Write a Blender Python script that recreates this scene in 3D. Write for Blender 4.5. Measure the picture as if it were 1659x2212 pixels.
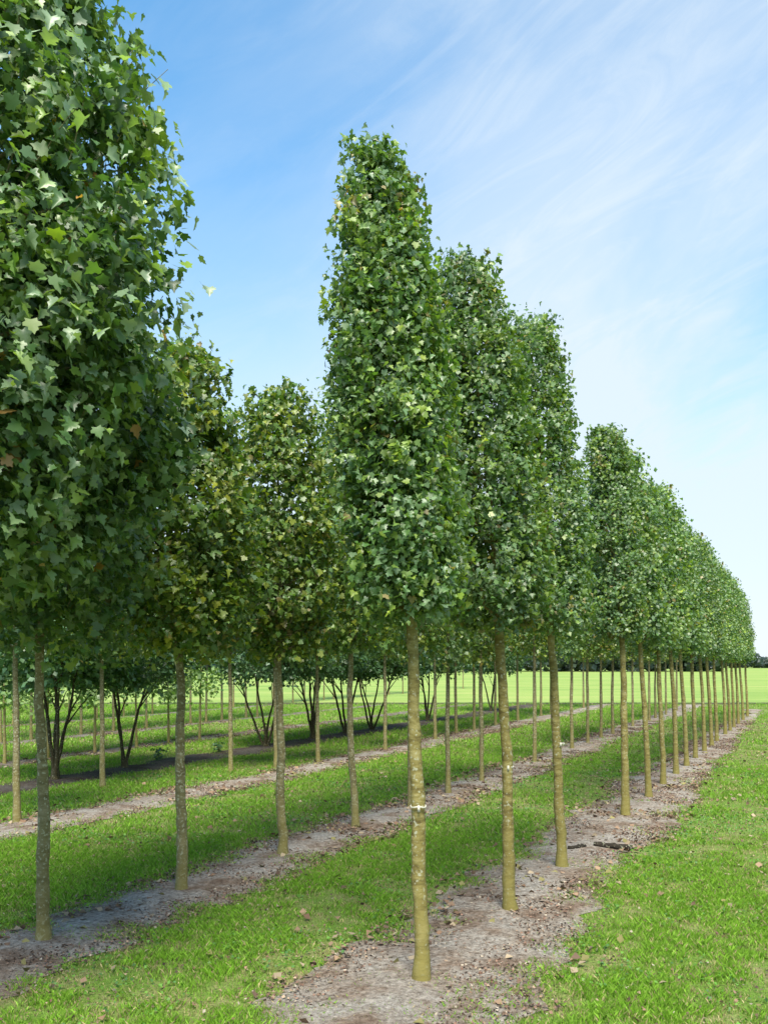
import bpy, math, random
import numpy as np
R_ = math.radians
for o in list(bpy.data.objects): bpy.data.objects.remove(o)
sc = bpy.context.scene
COL = sc.collection

# ------------------------------------------------------------------ camera
CAM_H = 1.70
F = 1900.0                      # focal length in units of a 1659 x 2212 picture
HOR = 1425.0                    # horizon line in that picture
cam_d = bpy.data.cameras.new('camera'); cam = bpy.data.objects.new('camera', cam_d); COL.objects.link(cam)
cam.location = (0, 0, CAM_H); cam.rotation_euler = (R_(90), 0, 0)
cam_d.sensor_fit = 'VERTICAL'; cam_d.sensor_height = 36; cam_d.sensor_width = 36
cam_d.lens = 36 * F / 2212
cam_d.shift_y = (HOR - 1106) / 2212
cam_d.clip_start = 0.05; cam_d.clip_end = 6000
sc.camera = cam

# ------------------------------------------------------------------ sky and sun
SUN_EL, SUN_AZ = 58.0, 180.0    # azimuth clockwise from +Y (the view direction)
w = bpy.data.worlds.new('World'); sc.world = w; w.use_nodes = True
nt = w.node_tree; nt.nodes.clear()
def wn(t, **k):
    n = nt.nodes.new(t)
    for a, b in k.items(): setattr(n, a, b)
    return n
out = wn('ShaderNodeOutputWorld'); bg = wn('ShaderNodeBackground'); bg.inputs['Strength'].default_value = 0.12
sky = wn('ShaderNodeTexSky', sky_type='NISHITA'); sky.sun_disc = False
sky.sun_elevation = R_(SUN_EL); sky.sun_rotation = R_(SUN_AZ)
sky.air_density = 1.0; sky.dust_density = 0.4; sky.ozone_density = 2.0
hs = wn('ShaderNodeHueSaturation'); hs.inputs['Saturation'].default_value = 1.30; hs.inputs['Value'].default_value = 1.10; hs.inputs['Hue'].default_value = 0.487
nt.links.new(sky.outputs[0], hs.inputs['Color'])
tc = wn('ShaderNodeTexCoord')
def cirrus(rot, scale, nscale, detail, rough, lo, hi, dist=0.6):
    mp = wn('ShaderNodeMapping'); mp.inputs['Rotation'].default_value = (0, R_(rot), 0); 
    nt.links.new(tc.outputs['Generated'], mp.inputs['Vector'])
    mp2 = wn('ShaderNodeMapping'); mp2.inputs['Scale'].default_value = scale
    nt.links.new(mp.outputs[0], mp2.inputs['Vector'])
    no = wn('ShaderNodeTexNoise'); no.inputs['Scale'].default_value = nscale; no.inputs['Detail'].default_value = detail
    no.inputs['Roughness'].default_value = rough; no.inputs['Distortion'].default_value = dist
    nt.links.new(mp2.outputs[0], no.inputs['Vector'])
    mr = wn('ShaderNodeMapRange', interpolation_type='SMOOTHSTEP'); mr.inputs['From Min'].default_value = lo; mr.inputs['From Max'].default_value = hi
    nt.links.new(no.outputs['Fac'], mr.inputs['Value']); return mr.outputs[0]
def wm(op, a, b):
    m = wn('ShaderNodeMath', operation=op)
    for i, v in enumerate((a, b)):
        if isinstance(v, (int, float)): m.inputs[i].default_value = v
        else: nt.links.new(v, m.inputs[i])
    return m.outputs[0]
c1 = cirrus(32, (1.0, 1.0, 2.0), 1.7, 7, 0.55, 0.24, 0.66)
c2 = cirrus(30, (1.0, 1.0, 3.6), 5.0, 9, 0.66, 0.40, 0.72, 1.4)
sep = wn('ShaderNodeSeparateXYZ'); nt.links.new(tc.outputs['Generated'], sep.inputs[0])
rampx = wn('ShaderNodeMapRange', interpolation_type='SMOOTHSTEP'); nt.links.new(sep.outputs['X'], rampx.inputs['Value'])
rampx.inputs['From Min'].default_value = -0.22; rampx.inputs['From Max'].default_value = 0.22
rampx.inputs['To Min'].default_value = 0.30; rampx.inputs['To Max'].default_value = 1.0
low = wn('ShaderNodeMapRange', interpolation_type='SMOOTHSTEP'); nt.links.new(sep.outputs['Z'], low.inputs['Value'])
low.inputs['From Min'].default_value = 0.0; low.inputs['From Max'].default_value = 0.60
low.inputs['To Min'].default_value = 0.82; low.inputs['To Max'].default_value = 0.0
cl = wm('MULTIPLY', wm('ADD', wm('MULTIPLY', c1, 0.95), wm('MULTIPLY', c2, 0.28)), rampx.outputs[0])
fac = wn('ShaderNodeMath', operation='ADD', use_clamp=True)
nt.links.new(wm('MULTIPLY', cl, 0.62), fac.inputs[0]); nt.links.new(low.outputs[0], fac.inputs[1])
fac2 = wm('MINIMUM', fac.outputs[0], 0.93)
mx = wn('ShaderNodeMix', data_type='RGBA'); nt.links.new(fac2, mx.inputs[0]); nt.links.new(hs.outputs[0], mx.inputs[6])
mx.inputs[7].default_value = (3.0, 3.4, 3.75, 1)
nt.links.new(mx.outputs[2], bg.inputs['Color']); nt.links.new(bg.outputs[0], out.inputs[0])

sd = bpy.data.lights.new('sun', 'SUN'); sd.energy = 3.6; sd.angle = R_(28); sd.color = (1.0, 0.93, 0.80)
sun = bpy.data.objects.new('sun', sd); COL.objects.link(sun)
sun.rotation_euler = (R_(90 - SUN_EL), 0, R_(180 - SUN_AZ)); sun.location = (3, -3, 12)
sc.view_settings.view_transform = 'Standard'; sc.view_settings.look = 'None'
sc.view_settings.gamma = 1; sc.view_settings.exposure = 1.2
sc.cycles.max_bounces = 6; sc.cycles.diffuse_bounces = 3; sc.cycles.glossy_bounces = 2
sc.cycles.transmission_bounces = 3; sc.cycles.transparent_max_bounces = 6

# ------------------------------------------------------------------ helpers
rng = np.random.default_rng(7)
def tag(o, label=None, cat=None, group=None, kind=None):
    if label: o['label'] = label
    if cat: o['category'] = cat
    if group: o['group'] = group
    if kind: o['kind'] = kind
def empty(name, loc):
    o = bpy.data.objects.new(name, None); COL.objects.link(o); o.location = loc; o.empty_display_size = 0.2; return o
def mesh(name, V, faces_flat, per, mats, colors=None, smooth=False):
    """V (n,3); faces_flat int array; per = verts per face (int or array)."""
    me = bpy.data.meshes.new(name); V = np.asarray(V, np.float32); ff = np.asarray(faces_flat, np.int32).ravel()
    me.vertices.add(len(V)); me.vertices.foreach_set('co', V.ravel())
    if np.isscalar(per): tot = np.full(len(ff) // per, per, np.int32)
    else: tot = np.asarray(per, np.int32)
    st = np.concatenate([[0], np.cumsum(tot)[:-1]]).astype(np.int32)
    me.loops.add(len(ff)); me.loops.foreach_set('vertex_index', ff)
    me.polygons.add(len(tot)); me.polygons.foreach_set('loop_start', st)
    if smooth: me.polygons.foreach_set('use_smooth', np.ones(len(tot), bool))
    if colors is not None:
        a = me.attributes.new('tint', 'FLOAT_COLOR', 'FACE')
        c = np.ones((len(tot), 4), np.float32); c[:, :3] = colors; a.data.foreach_set('color', c.ravel())
    me.update(calc_edges=True); me.materials.append(mats); return me
def link(name, me, parent=None):
    o = bpy.data.objects.new(name, me); COL.objects.link(o)
    if parent: o.parent = parent
    return o
def at(px, py, z=0.0):
    d = F * CAM_H / (py - HOR); return ((px - 829.5) / F * d, d, z)
VPX = 1765.0
def row_at(px, ratio): return at(px, HOR + (VPX - px) / ratio)

def _h(ix, iy, iz, seed):
    n = (ix * 374761393 + iy * 668265263 + iz * 2147483647 + seed * 974711) & 0xffffffff
    n = ((n ^ (n >> 13)) * 1274126177) & 0xffffffff
    return ((n ^ (n >> 16)) & 0xffff) / 65535.0
def vnoise(P, scale, seed=0):
    P = np.asarray(P, float) * scale; I = np.floor(P).astype(np.int64); f = P - I; f = f * f * (3 - 2 * f)
    if P.shape[1] == 2: I = np.c_[I, np.zeros(len(I), np.int64)]; f = np.c_[f, np.zeros(len(f))]
    r = 0
    for dx in (0, 1):
        for dy in (0, 1):
            for dz in (0, 1):
                wgt = (f[:, 0] if dx else 1 - f[:, 0]) * (f[:, 1] if dy else 1 - f[:, 1]) * (f[:, 2] if dz else 1 - f[:, 2])
                r = r + wgt * _h(I[:, 0] + dx, I[:, 1] + dy, I[:, 2] + dz, seed)
    return r
def fbm(P, scale, seed=0, oct=4):
    a, s, t = 1.0, 0.0, 0.0
    for k in range(oct): s = s + a * vnoise(P, scale * 2 ** k, seed + k); t += a; a *= 0.5
    return s / t

# ------------------------------------------------------------------ materials
def mat(name):
    m = bpy.data.materials.new(name); m.use_nodes = True; t = m.node_tree; t.nodes.clear()
    o = t.nodes.new('ShaderNodeOutputMaterial'); return m, t, o
def node(t, ty, **k):
    n = t.nodes.new(ty)
    for a, b in k.items(): setattr(n, a, b)
    return n
def leafmat(name, trans=0.30, rough=0.40, tr=(1.5, 1.7, 0.45), objvar=0.0, spec=0.55):
    m, t, o = mat(name)
    a = node(t, 'ShaderNodeAttribute', attribute_name='tint')
    hsv = node(t, 'ShaderNodeHueSaturation'); t.links.new(a.outputs['Color'], hsv.inputs['Color'])
    oi = node(t, 'ShaderNodeObjectInfo')
    mr = node(t, 'ShaderNodeMapRange'); mr.inputs['To Min'].default_value = 1 - objvar; mr.inputs['To Max'].default_value = 1 + objvar
    t.links.new(oi.outputs['Random'], mr.inputs['Value']); t.links.new(mr.outputs[0], hsv.inputs['Value'])
    p = node(t, 'ShaderNodeBsdfPrincipled'); p.inputs['Roughness'].default_value = rough
    p.inputs['Specular IOR Level'].default_value = spec
    t.links.new(hsv.outputs[0], p.inputs['Base Color'])
    tr_ = node(t, 'ShaderNodeBsdfTranslucent')
    mu = node(t, 'ShaderNodeMix', data_type='RGBA', blend_type='MULTIPLY'); mu.inputs[0].default_value = 1
    t.links.new(hsv.outputs[0], mu.inputs[6]); mu.inputs[7].default_value = (*tr, 1)
    t.links.new(mu.outputs[2], tr_.inputs['Color'])
    mx = node(t, 'ShaderNodeMixShader'); mx.inputs[0].default_value = trans
    t.links.new(p.outputs[0], mx.inputs[1]); t.links.new(tr_.outputs[0], mx.inputs[2]); t.links.new(mx.outputs[0], o.inputs[0])
    return m
M_LEAF = leafmat('maple_leaf', objvar=0.10)
M_GRASS = leafmat('grass_blade', trans=0.30, rough=0.5, tr=(1.3, 1.5, 0.6), spec=0.3)
M_LITTER = leafmat('dead_leaf', trans=0.1, rough=0.8, tr=(1, 1, 1), spec=0.2)

def barkmat(name, cols, spots, moss=0.9):
    m, t, o = mat(name); L = t.links.new
    tc = node(t, 'ShaderNodeTexCoord'); oi = node(t, 'ShaderNodeObjectInfo')
    add = node(t, 'ShaderNodeVectorMath', operation='ADD'); L(tc.outputs['Object'], add.inputs[0])
    mulr = node(t, 'ShaderNodeMath', operation='MULTIPLY'); mulr.inputs[1].default_value = 37; L(oi.outputs['Random'], mulr.inputs[0])
    L(mulr.outputs[0], add.inputs[1])
    mp = node(t, 'ShaderNodeMapping'); mp.inputs['Scale'].default_value = (7, 7, 19); L(add.outputs[0], mp.inputs[0])
    n1 = node(t, 'ShaderNodeTexNoise'); n1.inputs['Scale'].default_value = 1.4; n1.inputs['Detail'].default_value = 6; n1.inputs['Roughness'].default_value = .75; L(mp.outputs[0], n1.inputs['Vector'])
    r = node(t, 'ShaderNodeValToRGB'); L(n1.outputs['Fac'], r.inputs[0])
    e = r.color_ramp.elements; e[0].position = .30; e[0].color = (*cols[0], 1); e[1].position = .72; e[1].color = (*cols[2], 1)
    x = e.new(.5); x.color = (*cols[1], 1)
    # pale lichen flecks
    n2 = node(t, 'ShaderNodeTexNoise'); n2.inputs['Scale'].default_value = 55; n2.inputs['Detail'].default_value = 3; L(add.outputs[0], n2.inputs['Vector'])
    r2 = node(t, 'ShaderNodeMapRange'); r2.inputs['From Min'].default_value = .62 - spots * .1; r2.inputs['From Max'].default_value = .70 - spots * .1; L(n2.outputs['Fac'], r2.inputs['Value'])
    mx = node(t, 'ShaderNodeMix', data_type='RGBA'); L(r2.outputs[0], mx.inputs[0]); L(r.outputs[0], mx.inputs[6]); mx.inputs[7].default_value = (.36, .37, .26, 1)
    # algae on the lowest stem
    sp = node(t, 'ShaderNodeSeparateXYZ'); L(tc.outputs['Object'], sp.inputs[0])
    n3 = node(t, 'ShaderNodeTexNoise'); n3.inputs['Scale'].default_value = 9; L(add.outputs[0], n3.inputs['Vector'])
    s = node(t, 'ShaderNodeMath', operation='MULTIPLY_ADD'); L(n3.outputs['Fac'], s.inputs[0]); s.inputs[1].default_value = -1.0; L(sp.outputs['Z'], s.inputs[2])
    r3 = node(t, 'ShaderNodeMapRange'); r3.inputs['From Min'].default_value = -.55; r3.inputs['From Max'].default_value = .25; r3.inputs['To Min'].default_value = moss; r3.inputs['To Max'].default_value = 0.06; L(s.outputs[0], r3.inputs['Value'])
    mx2 = node(t, 'ShaderNodeMix', data_type='RGBA'); L(r3.outputs[0], mx2.inputs[0]); L(mx.outputs[2], mx2.inputs[6]); mx2.inputs[7].default_value = (.20, .175, .05, 1)
    b = node(t, 'ShaderNodeBump'); b.inputs['Strength'].default_value = .6; b.inputs['Distance'].default_value = .01; L(n1.outputs['Fac'], b.inputs['Height'])
    p = node(t, 'ShaderNodeBsdfPrincipled'); p.inputs['Roughness'].default_value = .85; p.inputs['Specular IOR Level'].default_value = .2
    L(mx2.outputs[2], p.inputs['Base Color']); L(b.outputs[0], p.inputs['Normal']); L(p.outputs[0], o.inputs[0])
    return m
M_BARK = barkmat('olive_bark', [(.06, .042, .016), (.20, .17, .055), (.37, .33, .15)], 0.3)
M_BARK_G = barkmat('grey_bark', [(.07, .058, .028), (.18, .16, .08), (.30, .27, .17)], 0.6, .7)
M_BARK_D = barkmat('dark_bark', [(.02, .017, .012), (.045, .038, .025), (.09, .08, .055)], 0.1, .2)
M_BARK_L = barkmat('rotten_bark', [(.008, .007, .006), (.022, .018, .013), (.06, .05, .035)], 0.0, .0)
M_BARK_P = barkmat('pale_bark', [(.16, .14, .06), (.30, .27, .12), (.42, .38, .20)], 0.5, .8)
def plain(name, col, rough=.7):
    m, t, o = mat(name); tc = node(t, 'ShaderNodeTexCoord')
    n = node(t, 'ShaderNodeTexNoise'); n.inputs['Scale'].default_value = 40; t.links.new(tc.outputs['Object'], n.inputs['Vector'])
    mx = node(t, 'ShaderNodeMix', data_type='RGBA'); t.links.new(n.outputs['Fac'], mx.inputs[0])
    mx.inputs[6].default_value = (*[c * .6 for c in col], 1); mx.inputs[7].default_value = (*[min(1, c * 1.3) for c in col], 1)
    p = node(t, 'ShaderNodeBsdfPrincipled'); p.inputs['Roughness'].default_value = rough
    t.links.new(mx.outputs[2], p.inputs['Base Color']); t.links.new(p.outputs[0], o.inputs[0]); return m
M_TAG = plain('white_tag', (.5, .49, .40), .6)

# ------------------------------------------------------------------ ground
TH = math.atan((VPX - 829.5) / F); ST, CT = math.sin(TH), math.cos(TH)
K = CAM_H * CT
def uv(x, y): return x * CT - y * ST, x * ST + y * CT       # across the rows (u, to the right), along the rows (v)
FIELD_Y = 33.5
# strips: (u centre, half width)
STRIPS = [(-1.22 * K - .03, .49, 0, 29.8), (-2.72 * K, .43, 0, 33), (-4.68 * K, .40, 0, 33), (-6.25 * K, .46, 1, 33), (-7.75 * K, .26, 2, 33), (-9.6 * K, .24, 2, 33), (-12.0 * K, .22, 2, 33)]

def groundmat():
    m, t, o = mat('meadow_ground'); L = t.links.new
    g = node(t, 'ShaderNodeNewGeometry'); sp = node(t, 'ShaderNodeSeparateXYZ'); L(g.outputs['Position'], sp.inputs[0])
    def noise(s, d=5, r=.6, vec=None):
        n = node(t, 'ShaderNodeTexNoise'); n.inputs['Scale'].default_value = s; n.inputs['Detail'].default_value = d; n.inputs['Roughness'].default_value = r
        L(vec if vec else g.outputs['Position'], n.inputs['Vector']); return n.outputs['Fac']
    def ramp(f, pts):
        r = node(t, 'ShaderNodeValToRGB'); L(f, r.inputs[0]); e = r.color_ramp.elements
        e[0].position, e[0].color = pts[0][0], (*pts[0][1], 1); e[1].position, e[1].color = pts[-1][0], (*pts[-1][1], 1)
        for p, c in pts[1:-1]: x = e.new(p); x.color = (*c, 1)
        return r.outputs[0]
    near = ramp(noise(2.6, 8, .75), [(.30, (.09, .18, .022)), (.48, (.13, .22, .035)), (.60, (.22, .23, .09)), (.74, (.26, .20, .13))])
    fine = ramp(noise(60, 4, .7), [(.3, (.45, .45, .45)), (.7, (1.35, 1.35, 1.35))])
    mm = node(t, 'ShaderNodeMix', data_type='RGBA', blend_type='MULTIPLY'); mm.inputs[0].default_value = 1; L(near, mm.inputs[6]); L(fine, mm.inputs[7])
    mp = node(t, 'ShaderNodeMapping'); mp.inputs['Scale'].default_value = (.25, 1.0, 1); L(g.outputs['Position'], mp.inputs[0])
    far = ramp(noise(.35, 6, .65, mp.outputs[0]), [(.3, (.14, .24, .05)), (.5, (.22, .31, .075)), (.7, (.31, .35, .11))])  # yellower, lusher far grass, with its sunlit brightness painted into the colour
    mr = node(t, 'ShaderNodeMapRange'); L(sp.outputs['Y'], mr.inputs['Value']); mr.inputs['From Min'].default_value = FIELD_Y - .5; mr.inputs['From Max'].default_value = FIELD_Y + .6
    mx = node(t, 'ShaderNodeMix', data_type='RGBA'); L(mr.outputs[0], mx.inputs[0]); L(mm.outputs[2], mx.inputs[6]); L(far, mx.inputs[7])
    b = node(t, 'ShaderNodeBump'); b.inputs['Strength'].default_value = .7; b.inputs['Distance'].default_value = .03; L(noise(45, 5, .7), b.inputs['Height'])
    p = node(t, 'ShaderNodeBsdfPrincipled'); p.inputs['Roughness'].default_value = .9; p.inputs['Specular IOR Level'].default_value = .15
    L(mx.outputs[2], p.inputs['Base Color']); L(b.outputs[0], p.inputs['Normal']); L(p.outputs[0], o.inputs[0]); return m
xs = [-2500, -600, -150, -60, -30, -15, 0, 15, 30, 60, 150, 600, 2500]; ys = [-60, -10, 0, 10, 20, 34, 60, 150, 400, 1200, 4500]
V = [(x, y, 0) for y in ys for x in xs]; nx = len(xs)
Fc = [(j * nx + i, j * nx + i + 1, (j + 1) * nx + i + 1, (j + 1) * nx + i) for j in range(len(ys) - 1) for i in range(nx - 1)]
go = link('ground', mesh('ground', V, Fc, 4, groundmat())); tag(go, kind='structure')

def soilmat(name, dark):
    m, t, o = mat(name); L = t.links.new
    g = node(t, 'ShaderNodeNewGeometry')
    def noise(s, d=5, r=.6):
        n = node(t, 'ShaderNodeTexNoise'); n.inputs['Scale'].default_value = s; n.inputs['Detail'].default_value = d; n.inputs['Roughness'].default_value = r
        L(g.outputs['Position'], n.inputs['Vector']); return n.outputs['Fac']
    def ramp(f, pts):
        r = node(t, 'ShaderNodeValToRGB'); L(f, r.inputs[0]); e = r.color_ramp.elements
        e[0].position, e[0].color = pts[0][0], (*pts[0][1], 1); e[1].position, e[1].color = pts[-1][0], (*pts[-1][1], 1)
        for p, c in pts[1:-1]: x = e.new(p); x.color = (*c, 1)
        return r.outputs[0]
    k = (1, .28, .62)[dark]
    c1 = ramp(noise(2.2, 7, .7), [(.30, (.14 * k, .095 * k, .068 * k)), (.42, (.22 * k, .17 * k, .13 * k)), (.50, (.29 * k, .255 * k, .215 * k)), (.62, (.34 * k, .32 * k, .285 * k)), (.78, (.25 * k, .21 * k, .12 * k))])
    c2 = ramp(noise(30, 7, .85), [(.34, (.14, .115, .10)), (.44, (.68, .65, .62)), (.54, (1.05, 1.05, 1.05)), (.66, (1.6, 1.57, 1.53))])
    mm = node(t, 'ShaderNodeMix', data_type='RGBA', blend_type='MULTIPLY'); mm.inputs[0].default_value = 1; L(c1, mm.inputs[6]); L(c2, mm.inputs[7])
    b = node(t, 'ShaderNodeBump'); b.inputs['Strength'].default_value = 1; b.inputs['Distance'].default_value = .03; L(noise(28, 7, .75), b.inputs['Height'])
    p = node(t, 'ShaderNodeBsdfPrincipled'); p.inputs['Roughness'].default_value = .95; p.inputs['Specular IOR Level'].default_value = .1
    L(mm.outputs[2], p.inputs['Base Color']); L(b.outputs[0], p.inputs['Normal']); L(p.outputs[0], o.inputs[0]); return m
M_SOIL, M_SOIL_D, M_SOIL_T = soilmat('dry_soil', 0), soilmat('dark_soil', 1), soilmat('trodden_soil', 2)
def edge(v, k, side):
    P = np.c_[v, np.full(len(v), k * 31.7 + side * 11.3)]
    e = (fbm(P, .9, 40 + k, 3) - .5) * .34 + (fbm(P, 5, 80 + k, 4) - .5) * .30
    if k == 0: e = e + (-.04 if side == 0 else .20) * np.exp(-((v - 3.6) / 2.6) ** 2)
    if k == 0: e = e + (.22 if side == 0 else -.22) * np.clip((v - 12) / 14, 0, 1)
    return e
for k, (u0, hw, dk, yend) in enumerate(STRIPS):
    v = np.linspace(-2, 45, 900)
    keep = (v * CT - u0 * ST * 1.0) < yend      # y of the centre line
    v = v[keep]
    uL = u0 - hw + edge(v, k, 0); uR = u0 + hw + edge(v, k, 1)
    
    n = len(v); rows = []
    for s in np.linspace(0, 1, 7):
        u = uL + (uR - uL) * s
        x = u * CT + v * ST; y = -u * ST + v * CT
        z = .006 + .02 * math.sin(math.pi * s) + (fbm(np.c_[x, y], 3, 3) - .5) * .03 * math.sin(math.pi * s)
        rows.append(np.c_[x, y, z])
    V = np.concatenate(rows); i = np.arange(n - 1)
    Fc = np.concatenate([np.c_[i + s * n, i + (s + 1) * n, i + 1 + (s + 1) * n, i + 1 + s * n] for s in range(6)])
    o = link('soil_strip', mesh('soil_strip', V, Fc, 4, (M_SOIL, M_SOIL_D, M_SOIL_T)[dk], smooth=True)); tag(o, kind='structure')
# ditch line along the edge of the far field
v = np.linspace(-70, 70, 400); yy = FIELD_Y + (fbm(np.c_[v, v * 0], .5, 5) - .5) * .5
prof = [(-.22, .004), (-.12, .03), (0, .05), (.12, .03), (.22, .004)]
V = np.concatenate([np.c_[v, yy + dy, np.full(len(v), dz) + (.03 * fbm(np.c_[v, v * 0 + dy], 4, 9) if dz > .01 else 0)] for dy, dz in prof]); n = len(v); i = np.arange(n - 1)
Fc = np.concatenate([np.c_[i + s * n, i + 1 + s * n, i + 1 + (s + 1) * n, i + (s + 1) * n] for s in range(4)])
o = link('field_verge', mesh('field_verge', V, Fc, 4, plain('verge_soil', (.05, .055, .02), .95))); tag(o, kind='structure')

# ------------------------------------------------------------------ foliage builder
MAPLE = np.array([(0, 0), (.36, -.10), (.34, .10), (.52, .20), (.56, .42), (.38, .44), (.27, .48), (.30, .68), (.13, .76), (.0, .98), (-.13, .76), (-.30, .68), (-.27, .48), (-.38, .44), (-.56, .42), (-.52, .20), (-.34, .10), (-.36, -.10)], float)
def leaves(name, P, N, S, C, template='maple', m=None, droop=.5, rg=rng):
    n = len(P); N = N / np.linalg.norm(N, axis=1, keepdims=True)
    D = rg.normal(size=(n, 3)); D[:, 2] -= 1.6 * droop * 2
    T = D - N * np.sum(D * N, 1, keepdims=True); T /= np.linalg.norm(T, axis=1, keepdims=True) + 1e-9
    B = np.cross(N, T)
    if template == 'maple':
        tv = np.c_[MAPLE, np.abs(MAPLE[:, 0]) * .42 - MAPLE[:, 1] ** 2 * .26]; tv = np.vstack([tv, [[0, .28, .0]]]); tv[:, 1] -= .4
        k = len(MAPLE); tf = np.array([(i, (i + 1) % k, k) for i in range(k)])
    else:
        tv = np.array([(0, -.45, 0), (.42, .0, .12), (0, .5, -.1), (-.42, .0, .12)]); tf = np.array([(0, 1, 2), (0, 2, 3)])
    tv = tv.copy(); curl = rg.uniform(-.3, 1.9, n)
    V = P[:, None, :] + S[:, None, None] * (tv[None, :, 0, None] * B[:, None, :] + tv[None, :, 1, None] * T[:, None, :] + (tv[None, :, 2] * curl[:, None])[:, :, None] * N[:, None, :])
    k = len(tv); Fc = (tf[None] + (np.arange(n) * k)[:, None, None]).reshape(-1, 3)
    return mesh(name, V.reshape(-1, 3), Fc, 3, m or M_LEAF, np.repeat(C, len(tf), 0))

def tubes(paths, sides=6):
    """paths: list of (points (k,3), radii (k))"""
    Vs, Fs, base = [], [], 0
    for pts, rad in paths:
        pts = np.asarray(pts, float); k = len(pts); T = np.gradient(pts, axis=0); T /= np.linalg.norm(T, axis=1, keepdims=True) + 1e-9
        ref = np.array([1.0, .1, 0]) if abs(T[0][2]) > .5 else np.array([0, .1, 1.0])
        X = np.cross(T, ref); X /= np.linalg.norm(X, axis=1, keepdims=True); Y = np.cross(T, X)
        a = np.linspace(0, 2 * math.pi, sides, endpoint=False)
        ring = pts[:, None, :] + np.asarray(rad)[:, None, None] * (np.cos(a)[None, :, None] * X[:, None, :] + np.sin(a)[None, :, None] * Y[:, None, :])
        Vs.append(ring.reshape(-1, 3)); i = np.arange(k - 1)[:, None] * sides; j = np.arange(sides)[None]; j2 = (j + 1) % sides
        Fs.append(np.stack([base + i + j, base + i + j2, base + i + sides + j2, base + i + sides + j], -1).reshape(-1, 4)); base += k * sides
    return np.concatenate(Vs), np.concatenate(Fs)

PAL = {  # leaf colours (linear) with weights; bluish pale in big imitates sky reflection
 'green': [((.045, .098, .030), 5.5), ((.070, .130, .038), 4), ((.125, .185, .030), 2.4), ((.10, .15, .098), 4.8), ((.19, .24, .035), 1.0), ((.20, .11, .04), .25)],
 'big':   [((.045, .095, .035), 6), ((.075, .135, .035), 3.5), ((.16, .23, .035), 2.0), ((.20, .27, .20), 4), ((.03, .065, .035), 3), ((.42, .18, .06), .10)],
 'warm':  [((.050, .100, .022), 6), ((.080, .135, .025), 4), ((.18, .20, .022), 3.8), ((.075, .12, .06), 2.5), ((.16, .09, .04), .3)],
 'cool':  [((.035, .08, .035), 5), ((.055, .115, .065), 4), ((.09, .15, .09), 1.5), ((.08, .14, .03), 1)],
 'pale':  [((.12, .20, .09), 5), ((.17, .25, .12), 3), ((.22, .28, .10), 2)],
}
def prof(t, pts): 
    a = np.array(pts); return np.interp(t, a[:, 0], a[:, 1])
P_COL = [(0, .6), (.05, .88), (.14, 1), (.35, 1), (.6, .88), (.8, .70), (.93, .46), (1, .28)]
P_MID = [(0, .65), (.05, .9), (.14, 1), (.4, 1), (.65, .84), (.82, .72), (.94, .58), (1, .38)]
P_FLAT = [(0, .7), (.05, .92), (.14, 1), (.4, 1), (.7, .88), (.85, .74), (.95, .58), (1, .4)]
P_WIDE = [(0, .5), (.06, .8), (.2, 1), (.5, 1), (.75, .85), (.9, .6), (1, .2)]
P_BIG = [(0, .35), (.07, .72), (.2, .97), (.4, 1.0), (.55, .80), (.7, .54), (.85, .38), (1, .2)]
P_DOME = [(0, .75), (.1, .95), (.3, 1), (.6, .85), (.85, .5), (1, .15)]

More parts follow.
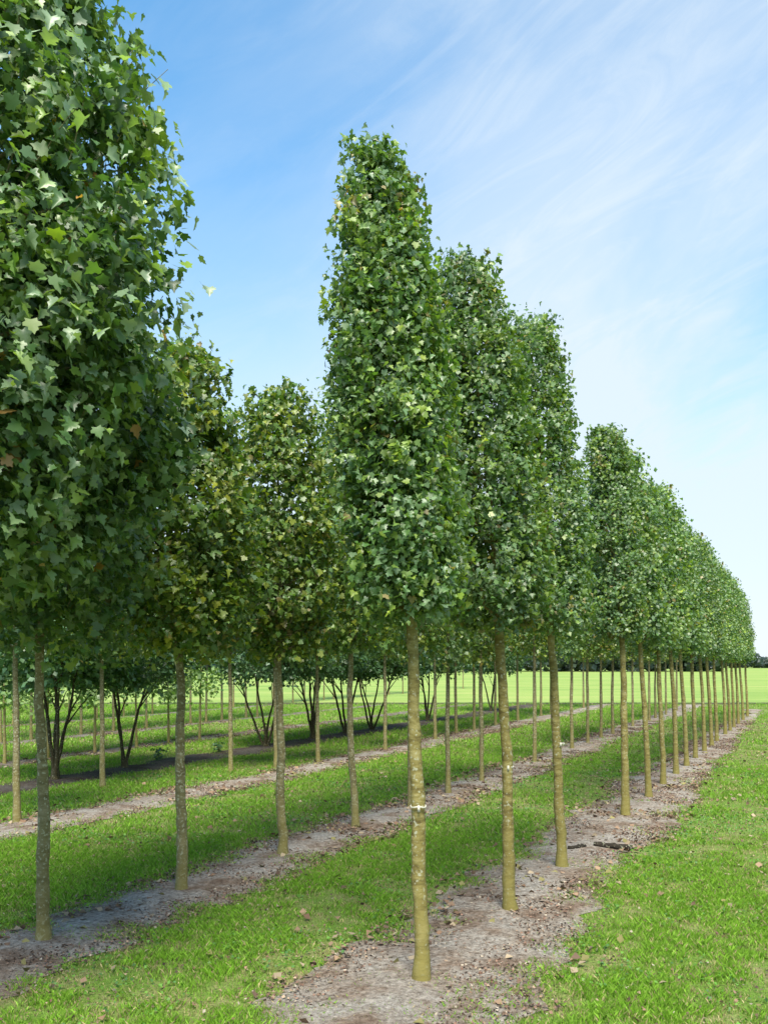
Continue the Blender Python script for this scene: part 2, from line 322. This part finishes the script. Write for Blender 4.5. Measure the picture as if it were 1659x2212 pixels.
def tree_meshes(kind, H, Hb, R, seed, pal='green', leaf=.06, n=7000, lod='maple', bark=None, lean=(.0, .0), bend=(0, 0), prof_=P_COL, rt=.043, sprigs=60, clumps=None, fill=.16, stems=None, lump=.78, holes=0.0, al=1.0, ac_=1.0, nb=26):
    rg = np.random.default_rng(seed)
    def axis(z):
        z = np.asarray(z, float); return np.stack([-lean[0] * z - bend[0] * z ** 2, -lean[1] * z - bend[1] * z ** 2, z], -1)
    paths = []
    if stems is None:
        zz = np.linspace(-.05, H * .97, 64 if lod == 'maple' else 26)
        rad = rt * (1.0 - .36 * np.clip(zz / Hb, 0, 1)) * np.clip((H - zz) / (H - Hb), .10, 1)
        rad = rad * (1 + .34 * np.exp(-np.clip(zz, 0, 9) / .06)) * (1 + (rg.random(len(zz)) - .5) * .14)
        wob = np.cumsum(rg.normal(0, .0034, (len(zz), 2)), 0); pts = axis(zz); pts[:, :2] += wob - wob[2]
        tv, tf = tubes([(pts, rad)], 14 if lod == 'maple' else 8)
        ctr = np.repeat(pts, 14 if lod == 'maple' else 8, 0); tv = ctr + (tv - ctr) * (1 + (fbm(tv * [1, 1, .6], 16, seed, 3) - .5) * .32)[:, None]
        for k in range(nb if lod == 'maple' else (0 if kind in 'ef' else 14)):
            t0 = rg.uniform(0, .82); z0 = Hb + t0 * (H - Hb) * .95; a = rg.uniform(0, 2 * math.pi); z1 = min(z0 + rg.uniform(.25, .6) * (1 - t0 * .6), H * .96)
            rr = R * prof((z1 - Hb) / (H - Hb), prof_) * rg.uniform(.65, .9)
            A, Bp = axis(z0), axis(z1); Bp[0] += rr * math.cos(a); Bp[1] += rr * math.sin(a)
            s = np.linspace(0, 1, 6)[:, None]; pth = A * (1 - s) + Bp * s; pth[:, 2] -= .10 * np.sin(s[:, 0] * math.pi); pth[1:, :] += rg.normal(0, .01, (5, 3))
            paths.append((pth, np.linspace(.012, .003, 6) * (rt / .043)))
    else:
        tv, tf = None, None
        paths.append((np.array([(0, 0, -.06), (0, 0, .03), (.004, 0, .10), (.0, .004, .18)]), np.array([.085, .072, .062, .05])))
        for k in range(stems):
            a = 2 * math.pi * (k + rg.uniform(-.2, .2)) / stems; sp = rg.uniform(.35, .75) * R; z1 = Hb + rg.uniform(.4, .9)
            s = np.linspace(0, 1, 12); bowed = s ** rg.uniform(.8, 1.4)
            pth = np.c_[math.cos(a) * sp * bowed, math.sin(a) * sp * bowed, -.04 + z1 * s]; pth[1:, :2] += np.cumsum(rg.normal(0, .012, (11, 2)), 0)
            paths.append((pth, np.linspace(rt, rt * .32, 12)))
            for q in range(4):
                i0 = rg.integers(5, 10); a2 = a + rg.uniform(-1.3, 1.3); l2 = rg.uniform(.35, .8)
                s2 = np.linspace(0, 1, 6)[:, None]; e = pth[i0] + np.array([math.cos(a2) * l2 * .8, math.sin(a2) * l2 * .8, l2])
                paths.append((pth[i0] * (1 - s2) + e * s2 + rg.normal(0, .012, (6, 3)) * s2, np.linspace(rt * .42, .004, 6)))
    # leaf clumps on a lumpy envelope
    rowd = math.atan2(CT, ST)      # heading of the rows
    def env(z, a):
        k_ = al * ac_ / np.sqrt((ac_ * np.cos(a - rowd)) ** 2 + (al * np.sin(a - rowd)) ** 2)
        return k_ * env0(z, a)
    def env0(z, a):
        t = (z - Hb) / (H - Hb); q = np.c_[np.cos(a) * 1.2, np.sin(a) * 1.2, z * 2.4 / max(R, .3) * .45]
        return R * prof(t, prof_) * (1 + lump * (fbm(q, 1.6, seed, 3) - .5) * 2 * .55)
    nc = clumps or int(n / 34)
    zc = Hb + (H - Hb) * rg.beta(1.0, 1.08, nc * 3); ac = rg.uniform(0, 2 * math.pi, nc * 3)
    wgt = prof((zc - Hb) / (H - Hb), prof_); kp = rg.random(nc * 3) < wgt
    if holes: kp &= fbm(np.c_[np.cos(ac) * R, np.sin(ac) * R, zc], 3.2, seed + 5, 2) > holes
    zc, ac = zc[kp][:nc], ac[kp][:nc]; nc = len(zc)
    rc = env(zc, ac) * (1 - np.abs(rg.normal(0, .13, nc)))
    cc = axis(zc); cc[:, 0] += rc * np.cos(ac); cc[:, 1] += rc * np.sin(ac)
    csig = leaf * rg.uniform(.8, 2.0, nc) * (1.15 if lod == 'maple' else 1)
    nf = int(n * fill); ns = n - nf
    idx = rg.integers(0, nc, ns); P = cc[idx] + np.clip(rg.normal(size=(ns, 3)), -1.5, 1.5) * csig[idx][:, None] * np.array([1, 1, .9])
    out = np.c_[np.cos(ac), np.sin(ac), np.zeros(nc)][idx]
    zf = Hb + (H - Hb) * rg.random(nf); af = rg.uniform(0, 6.283, nf); rf = env(zf, af) * np.sqrt(rg.random(nf)) * .8
    Pf = axis(zf); Pf[:, 0] += rf * np.cos(af); Pf[:, 1] += rf * np.sin(af); outf = np.c_[np.cos(af), np.sin(af), np.zeros(nf)]
    hue = np.concatenate([idx, rg.integers(0, nc, nf)]); P = np.concatenate([P, Pf]); out = np.concatenate([out, outf])
    # sprigs that stand out of the outline
    sp_P, sp_o, sp_h = [], [], []
    for k in range(sprigs):
        z = Hb + (H - Hb) * (rg.random() ** .8); a = rg.uniform(0, 6.283); r0 = float(env(np.array([z]), np.array([a]))[0]); A = axis(z); A[0] += r0 * .8 * math.cos(a); A[1] += r0 * .8 * math.sin(a)
        l = rg.uniform(1.5, 3.6) * leaf; d = np.array([math.cos(a) * .8, math.sin(a) * .8, rg.uniform(.1, 1.3)]); d /= np.linalg.norm(d)
        E = A + d * (l + r0 * .2); s = np.linspace(0, 1, 5)[:, None]; pth = A * (1 - s) + E * s; pth[1:] += np.cumsum(rg.normal(0, leaf * .12, (4, 3)), 0)
        paths.append((pth, np.linspace(.0028, .0012, 5) * min(1.3, leaf / .05)))
        m_ = rg.integers(7, 14); s = rg.uniform(.2, 1.03, m_)[:, None]; q = np.stack([np.interp(s[:, 0], np.linspace(0, 1, 5), pth[:, c]) for c in range(3)], 1) + rg.normal(size=(m_, 3)) * leaf * .3
        sp_P.append(q); sp_o.append(np.repeat([[math.cos(a), math.sin(a), 0]], m_, 0)); sp_h += [rg.integers(0, nc)] * m_
    if sp_P: P = np.concatenate([P] + sp_P); out = np.concatenate([out] + sp_o); hue = np.concatenate([hue, sp_h])
    N_ = len(P); nrm = out * rg.uniform(.2, 1.1, N_)[:, None] + rg.normal(size=(N_, 3)) * .55 + np.array([0, 0, .75])
    S = leaf * rg.uniform(.45, 1.35, N_)
    pl = PAL[pal]; cols = np.array([c for c, _ in pl]) * np.array([1.46, 1.48, 1.24]) + .006; wt = np.array([q for _, q in pl], float); wt /= wt.sum()
    cclump = cols[rg.choice(len(cols), nc, p=wt)][hue.astype(int)]; cleaf = cols[rg.choice(len(cols), N_, p=wt)]
    C = (cclump * .45 + cleaf * .55) * rg.uniform(.75, 1.3, N_)[:, None]
    crown = leaves('crown', P, nrm, S, C, lod, rg=rg)
    if paths: bv, bf = tubes(paths, 5 if lod == 'maple' else 4)
    else: bv, bf = np.zeros((0, 3)), np.zeros((0, 4), int)
    if tv is not None: V = np.concatenate([tv, bv]); Fc = np.concatenate([tf, bf + len(tv)])
    else: V, Fc = bv, bf
    trunk = mesh('trunk', V, Fc, 4, bark or M_BARK, smooth=True)
    return trunk, crown

ORD = ['first', 'second', 'third', 'fourth', 'fifth', 'sixth', 'seventh', 'eighth', 'ninth', 'tenth', 'eleventh', 'twelfth', 'thirteenth', 'fourteenth', 'fifteenth', 'sixteenth', 'seventeenth', 'eighteenth', 'nineteenth', 'twentieth', 'twenty first', 'twenty second', 'twenty third', 'twenty fourth', 'twenty fifth']
def place(meshes, name, loc, rot, scale, label, cat, group):
    r = empty(name, loc); r.rotation_euler = (0, 0, rot); r.scale = scale
    link('trunk', meshes[0], r); link('crown', meshes[1], r); tag(r, label, cat, group); return r
def tie(r, z, rad, off):
    a = np.linspace(0, 2 * math.pi, 13); V = []
    for zz, rr in ((z - .004, rad - .003), (z - .004, rad + .003), (z + .004, rad + .003), (z + .004, rad - .003)):
        V += [(off + rr * math.cos(t), rr * math.sin(t), zz + .004 * math.sin(3 * t)) for t in a[:-1]]
    Fc = [(i * 12 + j, i * 12 + (j + 1) % 12, ((i + 1) % 4) * 12 + (j + 1) % 12, ((i + 1) % 4) * 12 + j) for i in range(4) for j in range(12)]
    b = len(V); c = off
    V += [(c - .006, -rad - .008, z - .022), (c + .007, -rad - .011, z - .022), (c + .007, -rad - .009, z + .012), (c - .006, -rad - .006, z + .012),
          (c - .006, -rad - .005, z - .022), (c + .007, -rad - .008, z - .022), (c + .007, -rad - .006, z + .012), (c - .006, -rad - .003, z + .012)]
    Fc += [(b, b + 1, b + 2, b + 3), (b + 7, b + 6, b + 5, b + 4), (b, b + 4, b + 5, b + 1), (b + 1, b + 5, b + 6, b + 2), (b + 2, b + 6, b + 7, b + 3), (b + 3, b + 7, b + 4, b)]
    link('tie', mesh('tie', V, np.array(Fc), 4, M_TAG), r)

# ---- row A: the rightmost row
XA = [912, 1100, 1213, 1350, 1400, 1433, 1460, 1482, 1502, 1521, 1536, 1548, 1566, 1576, 1585, 1594, 1604, 1614]
GA = 'slim maples of the rightmost nursery row'
a_spec = {0: dict(H=4.36, Hb=1.93, R=.27, seed=11, lean=(.024, 0), bend=(.0075, 0), n=32000, sprigs=110, rt=.043),
          1: dict(H=4.40, Hb=1.93, R=.335, seed=12, lean=(.018, 0), bend=(.0115, 0), n=28000, sprigs=70, rt=.044),
          2: dict(H=4.44, Hb=1.93, R=.32, seed=13, lean=(.022, 0), bend=(.008, 0), n=24000, sprigs=60, rt=.044),
          3: dict(H=4.20, Hb=1.93, R=.26, seed=14, lean=(.018, 0), bend=(.008, 0), n=20000, sprigs=60, rt=.045)}
labA = ['nearest tree of the rightmost row, tall slim green crown against the sky on olive trunk',
        'second tree from the front in the rightmost row, olive trunk left of the short log',
        'third tree from the front in the rightmost row, trunk beside the dark log piece',
        'fourth tree of the rightmost row, first one standing beyond the gap and the log']
protoA = []
for i in range(4): protoA.append(tree_meshes('a', leaf=.032, al=[1.75, 2.2, 2.2, 2.3][i], ac_=.82, prof_=P_COL if i == 0 else P_COL if i == 1 else P_MID, **a_spec[i]))
lodA = [tree_meshes('a', 4.32, 1.93, .235, 50 + k, leaf=.056, n=9500, lod='quad', lean=(.024, 0), bend=(.010, 0), sprigs=25, rt=.042, al=3.2, ac_=.85, prof_=P_FLAT) for k in range(3)]
for i, x in enumerate(XA):
    loc = row_at(x, 1.22)
    if i < 4:
        r = place(protoA[i], 'maple_tree', loc, 0, (1, 1, 1), labA[i], 'tree', GA)
        if i < 3: tie(r, [.93, .98, 1.02][i], .040, -[.022, .016, .020][i] * .95)
    else:
        m_ = lodA[i % 3]; s = .97 + rng.uniform(-.02, .02)
        lab = f'{ORD[i]} tree from the front in the rightmost row, upright green crown' if i < 17 else 'last tree at the far end of the rightmost row, beside the field'
        place(m_, 'maple_tree', loc, rng.choice([0, .08, -.08]), (s, s, s * (1.035 - .0085 * i) * rng.uniform(.98, 1.02)), lab, 'tree', GA)

# ---- row B
XB = [95, 393, 612, 768, 887, 968, 1040, 1155, 1235, 1269, 1298, 1323, 1366, 1402, 1415, 1438, 1461]
GB = 'denser trees of the second row from the right'
b_spec = [dict(H=4.6, Hb=1.75, R=.62, seed=21, pal='green', n=14000, leaf=.05, rt=.040), dict(H=3.98, Hb=1.78, R=.50, seed=22, pal='warm', n=15000, leaf=.048, rt=.043),
          dict(H=4.05, Hb=1.75, R=.47, seed=23, pal='warm', n=13000, leaf=.046, rt=.043), dict(H=4.45, Hb=1.78, R=.45, seed=24, pal='warm', n=12000, leaf=.046, rt=.040)]
labB = ['nearest tree of the second row, slender mottled trunk with algae green foot',
        'second tree of the second row, dark mottled trunk on soil strip and bushy warm crown',
        'third tree of the second row, lichen flecked trunk under a yellowish green crown',
        'fourth tree of the second row, narrow grey flecked trunk left of the foremost olive trunk']
lodB = [tree_meshes('b', 4.1, 1.72, .46, 60 + k, pal='warm' if k < 2 else 'green', leaf=.06, n=5200, lod='quad', lean=(.01, 0), sprigs=20, rt=.036, prof_=P_WIDE, bark=M_BARK_G) for k in range(3)]
for i, x in enumerate(XB):
    loc = row_at(x, 2.73)
    if i < 4: place(tree_meshes('b', prof_=P_WIDE, bark=M_BARK_G, lean=(.012, 0), sprigs=70, **b_spec[i]), 'maple_tree', loc, 0, (1, 1, 1), labB[i], 'tree', GB)
    else:
        s = 1 + rng.uniform(-.04, .04)
        place(lodB[i % 3], 'maple_tree', loc, rng.uniform(-3, 3) * .3, (s, s, s), f'{ORD[i]} tree from the front in the second row from the right, slim dark trunk' if i < 16 else 'last tree at the far end of the second row from the right', 'tree', GB)

# ---- the big near tree whose stem stands just outside the frame
loc = at(-110, HOR + 800)
place(tree_meshes('o', 5.9, 2.05, .98, 31, pal='big', leaf=.053, n=44000, prof_=P_BIG, sprigs=150, bark=M_BARK_G, rt=.055, clumps=1000, fill=.16, lump=.85, holes=.40, nb=70), 'maple_tree', loc, 0, (1, 1, 1),
      'large leafed bushy maple crown filling the upper left, nearest of all', 'tree', None)

# ---- row C
PC = [(38, 1778), (222, 1703), (499, 1668), (597, 1661), (687, 1649), (832, 1621), (940, 1599), (985, 1585), (1024, 1578), (1070, 1568), (1118, 1557), (1168, 1548), (1190, 1543), (1260, 1530)]
GC = 'grey stemmed trees of the third row from the right'
lodC = [tree_meshes('c', 4.1, 1.75, .6, 70 + k, pal=['cool', 'warm', 'green'][k], leaf=.085, n=4200, lod='quad', lean=(.008, 0), sprigs=20, rt=.040, prof_=P_WIDE, bark=M_BARK_G) for k in range(3)]
labC = ['leftmost thin grey trunk of the third row, at the left edge of the picture', 'pale bluish grey trunk left of the forked bushy tree', 'dark trunk with green foot between the second and third trunks of the second row', 'dark trunk right behind the third trunk of the second row']
for i, (x, y) in enumerate(PC):
    s = 1 + rng.uniform(-.04, .04)
    place(lodC[i % 3], 'maple_tree', at(x, y), rng.uniform(-.8, .8), (s, s, s), labC[i] if i < 4 else f'{ORD[i]} tree from the front in the third row from the right, thin straight trunk', 'tree', GC)

# ---- row D: multi stemmed umbrellas on dark soil
XD = [120, 270, 575, 676, 746, 802, 924, 1060]
GD = 'multi stemmed trees standing on the dark soil strip'
protoD = [tree_meshes('d', 3.1, 1.34, 1.05, 80 + k, pal='cool', leaf=.08, n=11000, lod='quad', stems=[4, 3, 4][k], rt=.032, prof_=P_DOME, bark=M_BARK_D, sprigs=0, fill=.3) for k in range(3)]
labD = ['forked multi stemmed tree at the far left, behind the first mottled trunk', 'big forked multi stemmed tree on dark soil, left of the second mottled trunk', 'small multi stemmed tree just left of the third mottled trunk of second row',
        'multi stemmed tree just right of the third mottled trunk of second row', 'multi stemmed tree just left of the fourth flecked trunk', 'multi stemmed tree just right of the fourth flecked trunk',
        'multi stemmed tree just right of the foremost olive trunk', 'farthest multi stemmed tree, left of the second olive trunk']
for i, x in enumerate(XD):
    place(protoD[i % 3], 'multi_stem_tree', row_at(x, 6.3), [.4, 2.2, 1, 3, .2, 4, 2, 5][i], (1, 1, 1), labD[i], 'tree', GD)

# ---- rows E to G: thin young trees in the distance
lodE = [tree_meshes('e', 3.3, .95, .5, 90 + k, pal='pale', leaf=.09, n=2200, lod='quad', sprigs=0, rt=.030, prof_=P_WIDE, bark=M_BARK_P) for k in range(2)]
lodF = [tree_meshes('f', 4.0, 1.75, .5, 95 + k, pal='green', leaf=.10, n=1800, lod='quad', sprigs=0, rt=.034, prof_=P_WIDE, bark=M_BARK_G) for k in range(2)]
XE = [12, 104, 205, 295, 365, 432]
XF = [2, 68, 176, 246, 317, 412, 446, 480, 532, 556]
XG = [30, 90, 150, 210, 268, 330, 390, 505, 590, 633, 658, 700, 721, 757, 780, 840, 870, 1000]
labE = 'young tree in the pale stemmed row behind the dark soil, {} from the left'
for i, x in enumerate(XE): place(lodE[i % 2], 'young_tree', row_at(x, 7.7), i * 1.3, (1, 1, 1), labE.format(ORD[i]), 'tree', 'pale stemmed young trees behind the dark soil')
for i, x in enumerate(XF): place(lodF[i % 2], 'young_tree', row_at(x, 9.75), i * 1.7, (1, 1, 1), f'thin distant tree in the second last row at left, {ORD[i]} from the left', 'tree', 'thin trees of the second last row')
for i, x in enumerate(XG): place(lodF[(i + 1) % 2] if x > 400 else lodE[i % 2], 'young_tree', row_at(x, 12.2), i * 2.1, (1, 1, 1), f'hair thin tree in the farthest row at left, {ORD[i]} from the left', 'tree', 'thin trees of the farthest row')

# ------------------------------------------------------------------ far woods
def wood(name, x0, x1, y0, H, seed, n, label, depth=10, step=3.2):
    rg = np.random.default_rng(seed); Ps, Ns = [], []; k = int((x1 - x0) / step)
    for i in range(k):
        for d in (0, 1):
            cx = x0 + (i + rg.random()) * step; cy = y0 + d * depth * .6 + rg.uniform(-2, 2); h = H(cx) * rg.uniform(.8, 1.08); r = rg.uniform(2.2, 3.6)
            m_ = n; u = rg.normal(size=(m_, 3)); u /= np.linalg.norm(u, axis=1, keepdims=True); rr = rg.uniform(.8, 1.05, m_)[:, None]
            q = u * rr * np.array([r, r, h * .52]) * (1 + .3 * (fbm(u, 2.5, i * 2 + d, 2)[:, None] - .5)); q += (cx, cy, h * .52); q[:, 2] = np.maximum(q[:, 2], rg.uniform(0, .4, m_))
            Ps.append(q); Ns.append(u)
    P = np.concatenate(Ps); N = np.concatenate(Ns) + rg.normal(size=(len(P), 3)) * .5
    c = np.array([(.03, .05, .042), (.04, .066, .05), (.055, .08, .055)])[rg.integers(0, 3, len(P))] * rg.uniform(.7, 1.2, len(P))[:, None]  # distance haze is painted in as bluish grey foliage colours
    me = leaves('wood', P, N, rg.uniform(.5, 1.1, len(P)), c, 'quad', droop=0, rg=rg); o = link(name, me); tag(o, label, 'woodland', kind='stuff')
wood('distant_wood', -30, 52, 126, lambda x: 4.2, 5, 260, 'dark blue green line of woodland across the far side of the field')
wood('distant_hedgerow', 50, 100, 180, lambda x: min(5.2, max(2.0, 5.2 - (x - 73) * .6)), 6, 260, 'far hedgerow at the right edge beyond the field')

# ------------------------------------------------------------------ grass
def strip_dist(x, y):
    """signed distance to the nearest strip edge (negative inside)"""
    u, v = uv(x, y); d = np.full(len(x), 9.0); idx = np.zeros(len(x), int)
    for k, (u0, hw, dk, ye) in enumerate(STRIPS):
        eL, eR = edge(v, k, 0), edge(v, k, 1); q = np.maximum(u0 - hw + eL - u, u - (u0 + hw + eR)); q = np.where(y > ye, 9, q)
        idx = np.where(q < d, k, idx); d = np.minimum(d, q)
    return d, idx
def grass_zone(n, y0, y1, hgt, wid, seed, pw=1.0, dens_noise=True, right=3):
    rg = np.random.default_rng(seed)
    y = (y0 ** pw + rg.random(n) * (y1 ** pw - y0 ** pw)) ** (1 / pw); x = (rg.random(n) * 2 - 1) * (y * .54 + .8)
    d, idx = strip_dist(x, y); P2 = np.c_[x, y]
    lush = fbm(P2, .55, 200, 3); pat = fbm(P2, 2.4, 210, 4); u, v = uv(x, y)
    fine = fbm(P2, 9, 230, 3); vig = np.clip((lush - .42) * 2.0 + (pat - .5) * 3.0 + (fine - .5) * 2.2 + .42, 0, 1)
    # the grass lane between the two right rows has thin straw patches, lanes farther left are lush
    vig = np.where(u < -2.9 * K, np.clip(vig + .45, 0, 1), vig)
    vig = np.clip(vig - np.exp(-np.clip(d, 0, 9) / .10) * .3, 0, 1)
    pr = np.where(d > 0, .35 + .65 * np.maximum(vig, np.exp(-np.clip(d, 0, 9) / .08) * .8), np.where(idx >= 4, .25, np.where(d > -.26, .02 + .62 * np.clip(1 + d / .26, 0, 1) ** 1.4 + .4 * (pat > .58), .012 + .3 * (pat > .64)))); pr = pr * ((np.abs(x - 1.95) > .45) | (np.abs(y - 7.85) > .30)); kp = rg.random(n) < pr
    x, y, vig, d, pat = x[kp], y[kp], vig[kp], d[kp], pat[kp]; n = len(x)
    h = hgt * rg.uniform(.35, 1.2, n) * (.45 + .75 * vig); a = rg.uniform(0, 6.283, n); ln = rg.uniform(.15, 1.0, n) * h; ww = wid * rg.uniform(.6, 1.3, n)
    bx, by = np.cos(a) * ww, np.sin(a) * ww; la = rg.uniform(0, 6.283, n); lx, ly = np.cos(la) * ln, np.sin(la) * ln
    V = np.stack([np.c_[x - bx, y - by, x * 0 - .002], np.c_[x + bx, y + by, x * 0 - .002], np.c_[x + bx * .7 + lx * .35, y + by * .7 + ly * .35, h * .6], np.c_[x + lx, y + ly, h]], 1)
    i = np.arange(n) * 4; Fc = np.stack([np.c_[i, i + 1, i + 2], np.c_[i, i + 2, i + 3]], 1).reshape(-1, 3)
    g1, g2, g3, st = np.array((.155, .31, .022)), np.array((.23, .41, .045)), np.array((.17, .27, .055)), np.array((.46, .38, .20))
    s = np.clip(vig * .8 + rg.normal(0, .18, n) + .1, 0, 1)[:, None]; c = g3 * (1 - s) + g1 * s; c = np.where(rg.random(n)[:, None] < .35, g2, c)
    dry = rg.random(n) < np.clip(.48 - vig * .40, .10, .46); c = np.where(dry[:, None], st * rg.uniform(.5, 1.1, n)[:, None], c) * rg.uniform(.7, 1.25, n)[:, None]
    return V.reshape(-1, 3), Fc, np.repeat(c, 2, 0)
parts = [grass_zone(520000, 3.2, 8.5, .034, .0022, 1, 1.6), grass_zone(330000, 8.5, 17, .042, .004, 2, 1.5), grass_zone(200000, 17, 34, .06, .008, 3, 1.5)]
Vs, Fs, Cs, b = [], [], [], 0
for V, Fc, C in parts: Vs.append(V); Fs.append(Fc + b); Cs.append(C); b += len(V)
go = link('grass', mesh('grass', np.concatenate(Vs), np.concatenate(Fs), 3, M_GRASS, np.concatenate(Cs))); tag(go, 'short green and straw flecked grass covering the lanes between the tree rows', 'grass', kind='stuff')

# clover and small broad leaves in the grass, fallen leaves and crumbs on the soil
def scatter(n, y0, y1, seed, cond, size, cols, z, flat):
    rg = np.random.default_rng(seed); y = np.sqrt(y0 ** 2 + rg.random(n) * (y1 ** 2 - y0 ** 2)); x = (rg.random(n) * 2 - 1) * (y * .5 + .6)
    d, k = strip_dist(x, y); kp = cond(d, k, x, y, rg); x, y = x[kp], y[kp]; n = len(x)
    N = rg.normal(size=(n, 3)) * flat + (0, 0, 1); S = size * rg.uniform(.5, 1.4, n) * (1 + y * .03)
    cols = np.array(cols); C = cols[rg.integers(0, len(cols), n)] * rg.uniform(.7, 1.25, n)[:, None]
    return np.c_[x, y, np.full(n, z) + S * .2], N, S, C
P, N, S, C = scatter(60000, 3.3, 14, 31, lambda d, k, x, y, rg: (d > -.05) & (fbm(np.c_[x, y], 1.7, 77, 3) > .52), .018, [(.10, .24, .03), (.14, .30, .05), (.09, .2, .06)], .018, .5)
o = link('clover', leaves('clover', P, N, S, C, 'quad', M_GRASS, 0)); tag(o, 'low clover and broad leaved weeds among the grass', 'ground cover', kind='stuff')
rd = [(.20, .13, .095), (.26, .16, .115), (.15, .10, .07), (.09, .065, .05), (.12, .085, .06), (.30, .22, .15), (.36, .31, .24), (.06, .045, .035), (.17, .10, .07)]
P, N, S, C = scatter(520000, 3.3, 24, 32, lambda d, k, x, y, rg: ((d < .10) & (k != 3) & (rg.random(len(x)) < np.clip(.30 + (fbm(np.c_[x, y], 2.0, 55, 3) - .45) * 6, .07, 1))) | ((d >= .10) & (rg.random(len(x)) < .09)), .0155, rd, .018, .6)
P2_, N2_, S2_, C2_ = scatter(26000, 3.3, 16, 33, lambda d, k, x, y, rg: (k != 3) & (rg.random(len(x)) < np.where(d < .12, np.clip((fbm(np.c_[x, y], 1.6, 58, 3) - .45) * 5, .05, 1), .05)), .040, [(.19, .12, .075), (.25, .17, .11), (.12, .08, .055), (.30, .24, .16), (.22, .20, .08)], .016, .45)
P, N, S, C = [np.concatenate(q) for q in ((P, P2_), (N, N2_), (S, S2_), (C, C2_))]
o = link('leaf_litter', leaves('litter', P, N, S, C, 'quad', M_LITTER, 0)); tag(o, 'brown fallen leaf scraps scattered over the soil strips', 'leaf litter', kind='stuff')

# ------------------------------------------------------------------ single things on the ground
def log(name, p0, p1, r, label, seed):
    rg = np.random.default_rng(seed); p0, p1 = np.array(p0), np.array(p1); s = np.linspace(0, 1, 14)[:, None]
    pts = p0 * (1 - s) + p1 * s + rg.normal(0, .004, (14, 3)); rad = r * (1 + rg.normal(0, .07, 14)); rad[0] *= .85; rad[-1] *= .8
    c = (p0 + p1) / 2; c[2] = 0; V, Fc = tubes([(pts - c, rad)], 10); V = np.concatenate([V, [(pts - c)[0], (pts - c)[-1]]]); m_ = len(V)
    F2 = [(m_ - 2, (i + 1) % 10, i, m_ - 2) for i in range(10)]
    ff = list(Fc.ravel()); per = [4] * len(Fc)
    for i in range(10): ff += [m_ - 2, (i + 1) % 10, i]; per.append(3)
    b0 = 13 * 10
    for i in range(10): ff += [m_ - 1, b0 + i, b0 + (i + 1) % 10]; per.append(3)
    o = link(name, mesh(name, V, ff, np.array(per), M_BARK_L, smooth=True)); o.location = c; tag(o, label, 'log')
a, b_ = at(1283, 1832), at(1364, 1840); log('log', (a[0], a[1], .034), (b_[0], b_[1], .034), .027, 'short dark log lying across the soil strip beyond the third olive trunk', 1)
a, b_ = at(1229, 1840), at(1264, 1834); log('log', (a[0], a[1], .028), (b_[0], b_[1], .028), .021, 'smaller dark log piece at the foot of the third olive trunk', 2)
def weed(px, py, h, label, seed):
    rg = np.random.default_rng(seed); r = empty('weed', at(px, py)); n = 60
    z = rg.random(n) * h; a = rg.uniform(0, 6.28, n); rr = (.15 + .6 * z / h) * h * rg.uniform(.2, 1.1, n)
    P = np.c_[np.cos(a) * rr, np.sin(a) * rr, z]; N = np.c_[np.cos(a) * .5, np.sin(a) * .5, np.ones(n) * .7] + rg.normal(size=(n, 3)) * .3
    link('leaves', leaves('weed', P, N, rg.uniform(.03, .08, n), np.array([(.06, .13, .05)]) * rg.uniform(.7, 1.4, n)[:, None], 'quad', rg=rg), r)
    V, Fc = tubes([(np.array([(0, 0, -.01), (.01, 0, h * .5), (0, .01, h)]), np.array([.006, .005, .002]))], 5); link('stem', mesh('stem', V, Fc, 4, M_BARK_D), r)
    tag(r, label, 'weed', 'leafy weeds on the dark soil strip')
weed(343, 1644, .22, 'low leafy weed right of the big forked tree', 1); weed(471, 1626, .2, 'low leafy weed left of the dark trunk with green foot', 2); weed(572, 1603, .42, 'taller bluish weed left of the third mottled trunk', 3)
def clod(px, py, s, seed):
    rg = np.random.default_rng(seed); import bmesh
    bm = bmesh.new(); bmesh.ops.create_icosphere(bm, subdivisions=3, radius=1); me = bpy.data.meshes.new('clod')
    q = np.array([v.co[:] for v in bm.verts]); k = 1 + (fbm(q, 1.8, seed, 3) - .5) * .9
    for v, f in zip(bm.verts, k): v.co = (v.co[0] * s * f, v.co[1] * s * f * .8, max(v.co[2], -.2) * s * .6 * f)
    for f in bm.faces: f.smooth = True
    bm.to_mesh(me); bm.free(); me.materials.append(M_BARK_D); o = link('earth_clod', me); o.location = at(px, py, s * .1); tag(o, 'dark lump of earth at the far end of the rightmost soil strip', 'clod')
clod(1614, 1544, .12, 4)
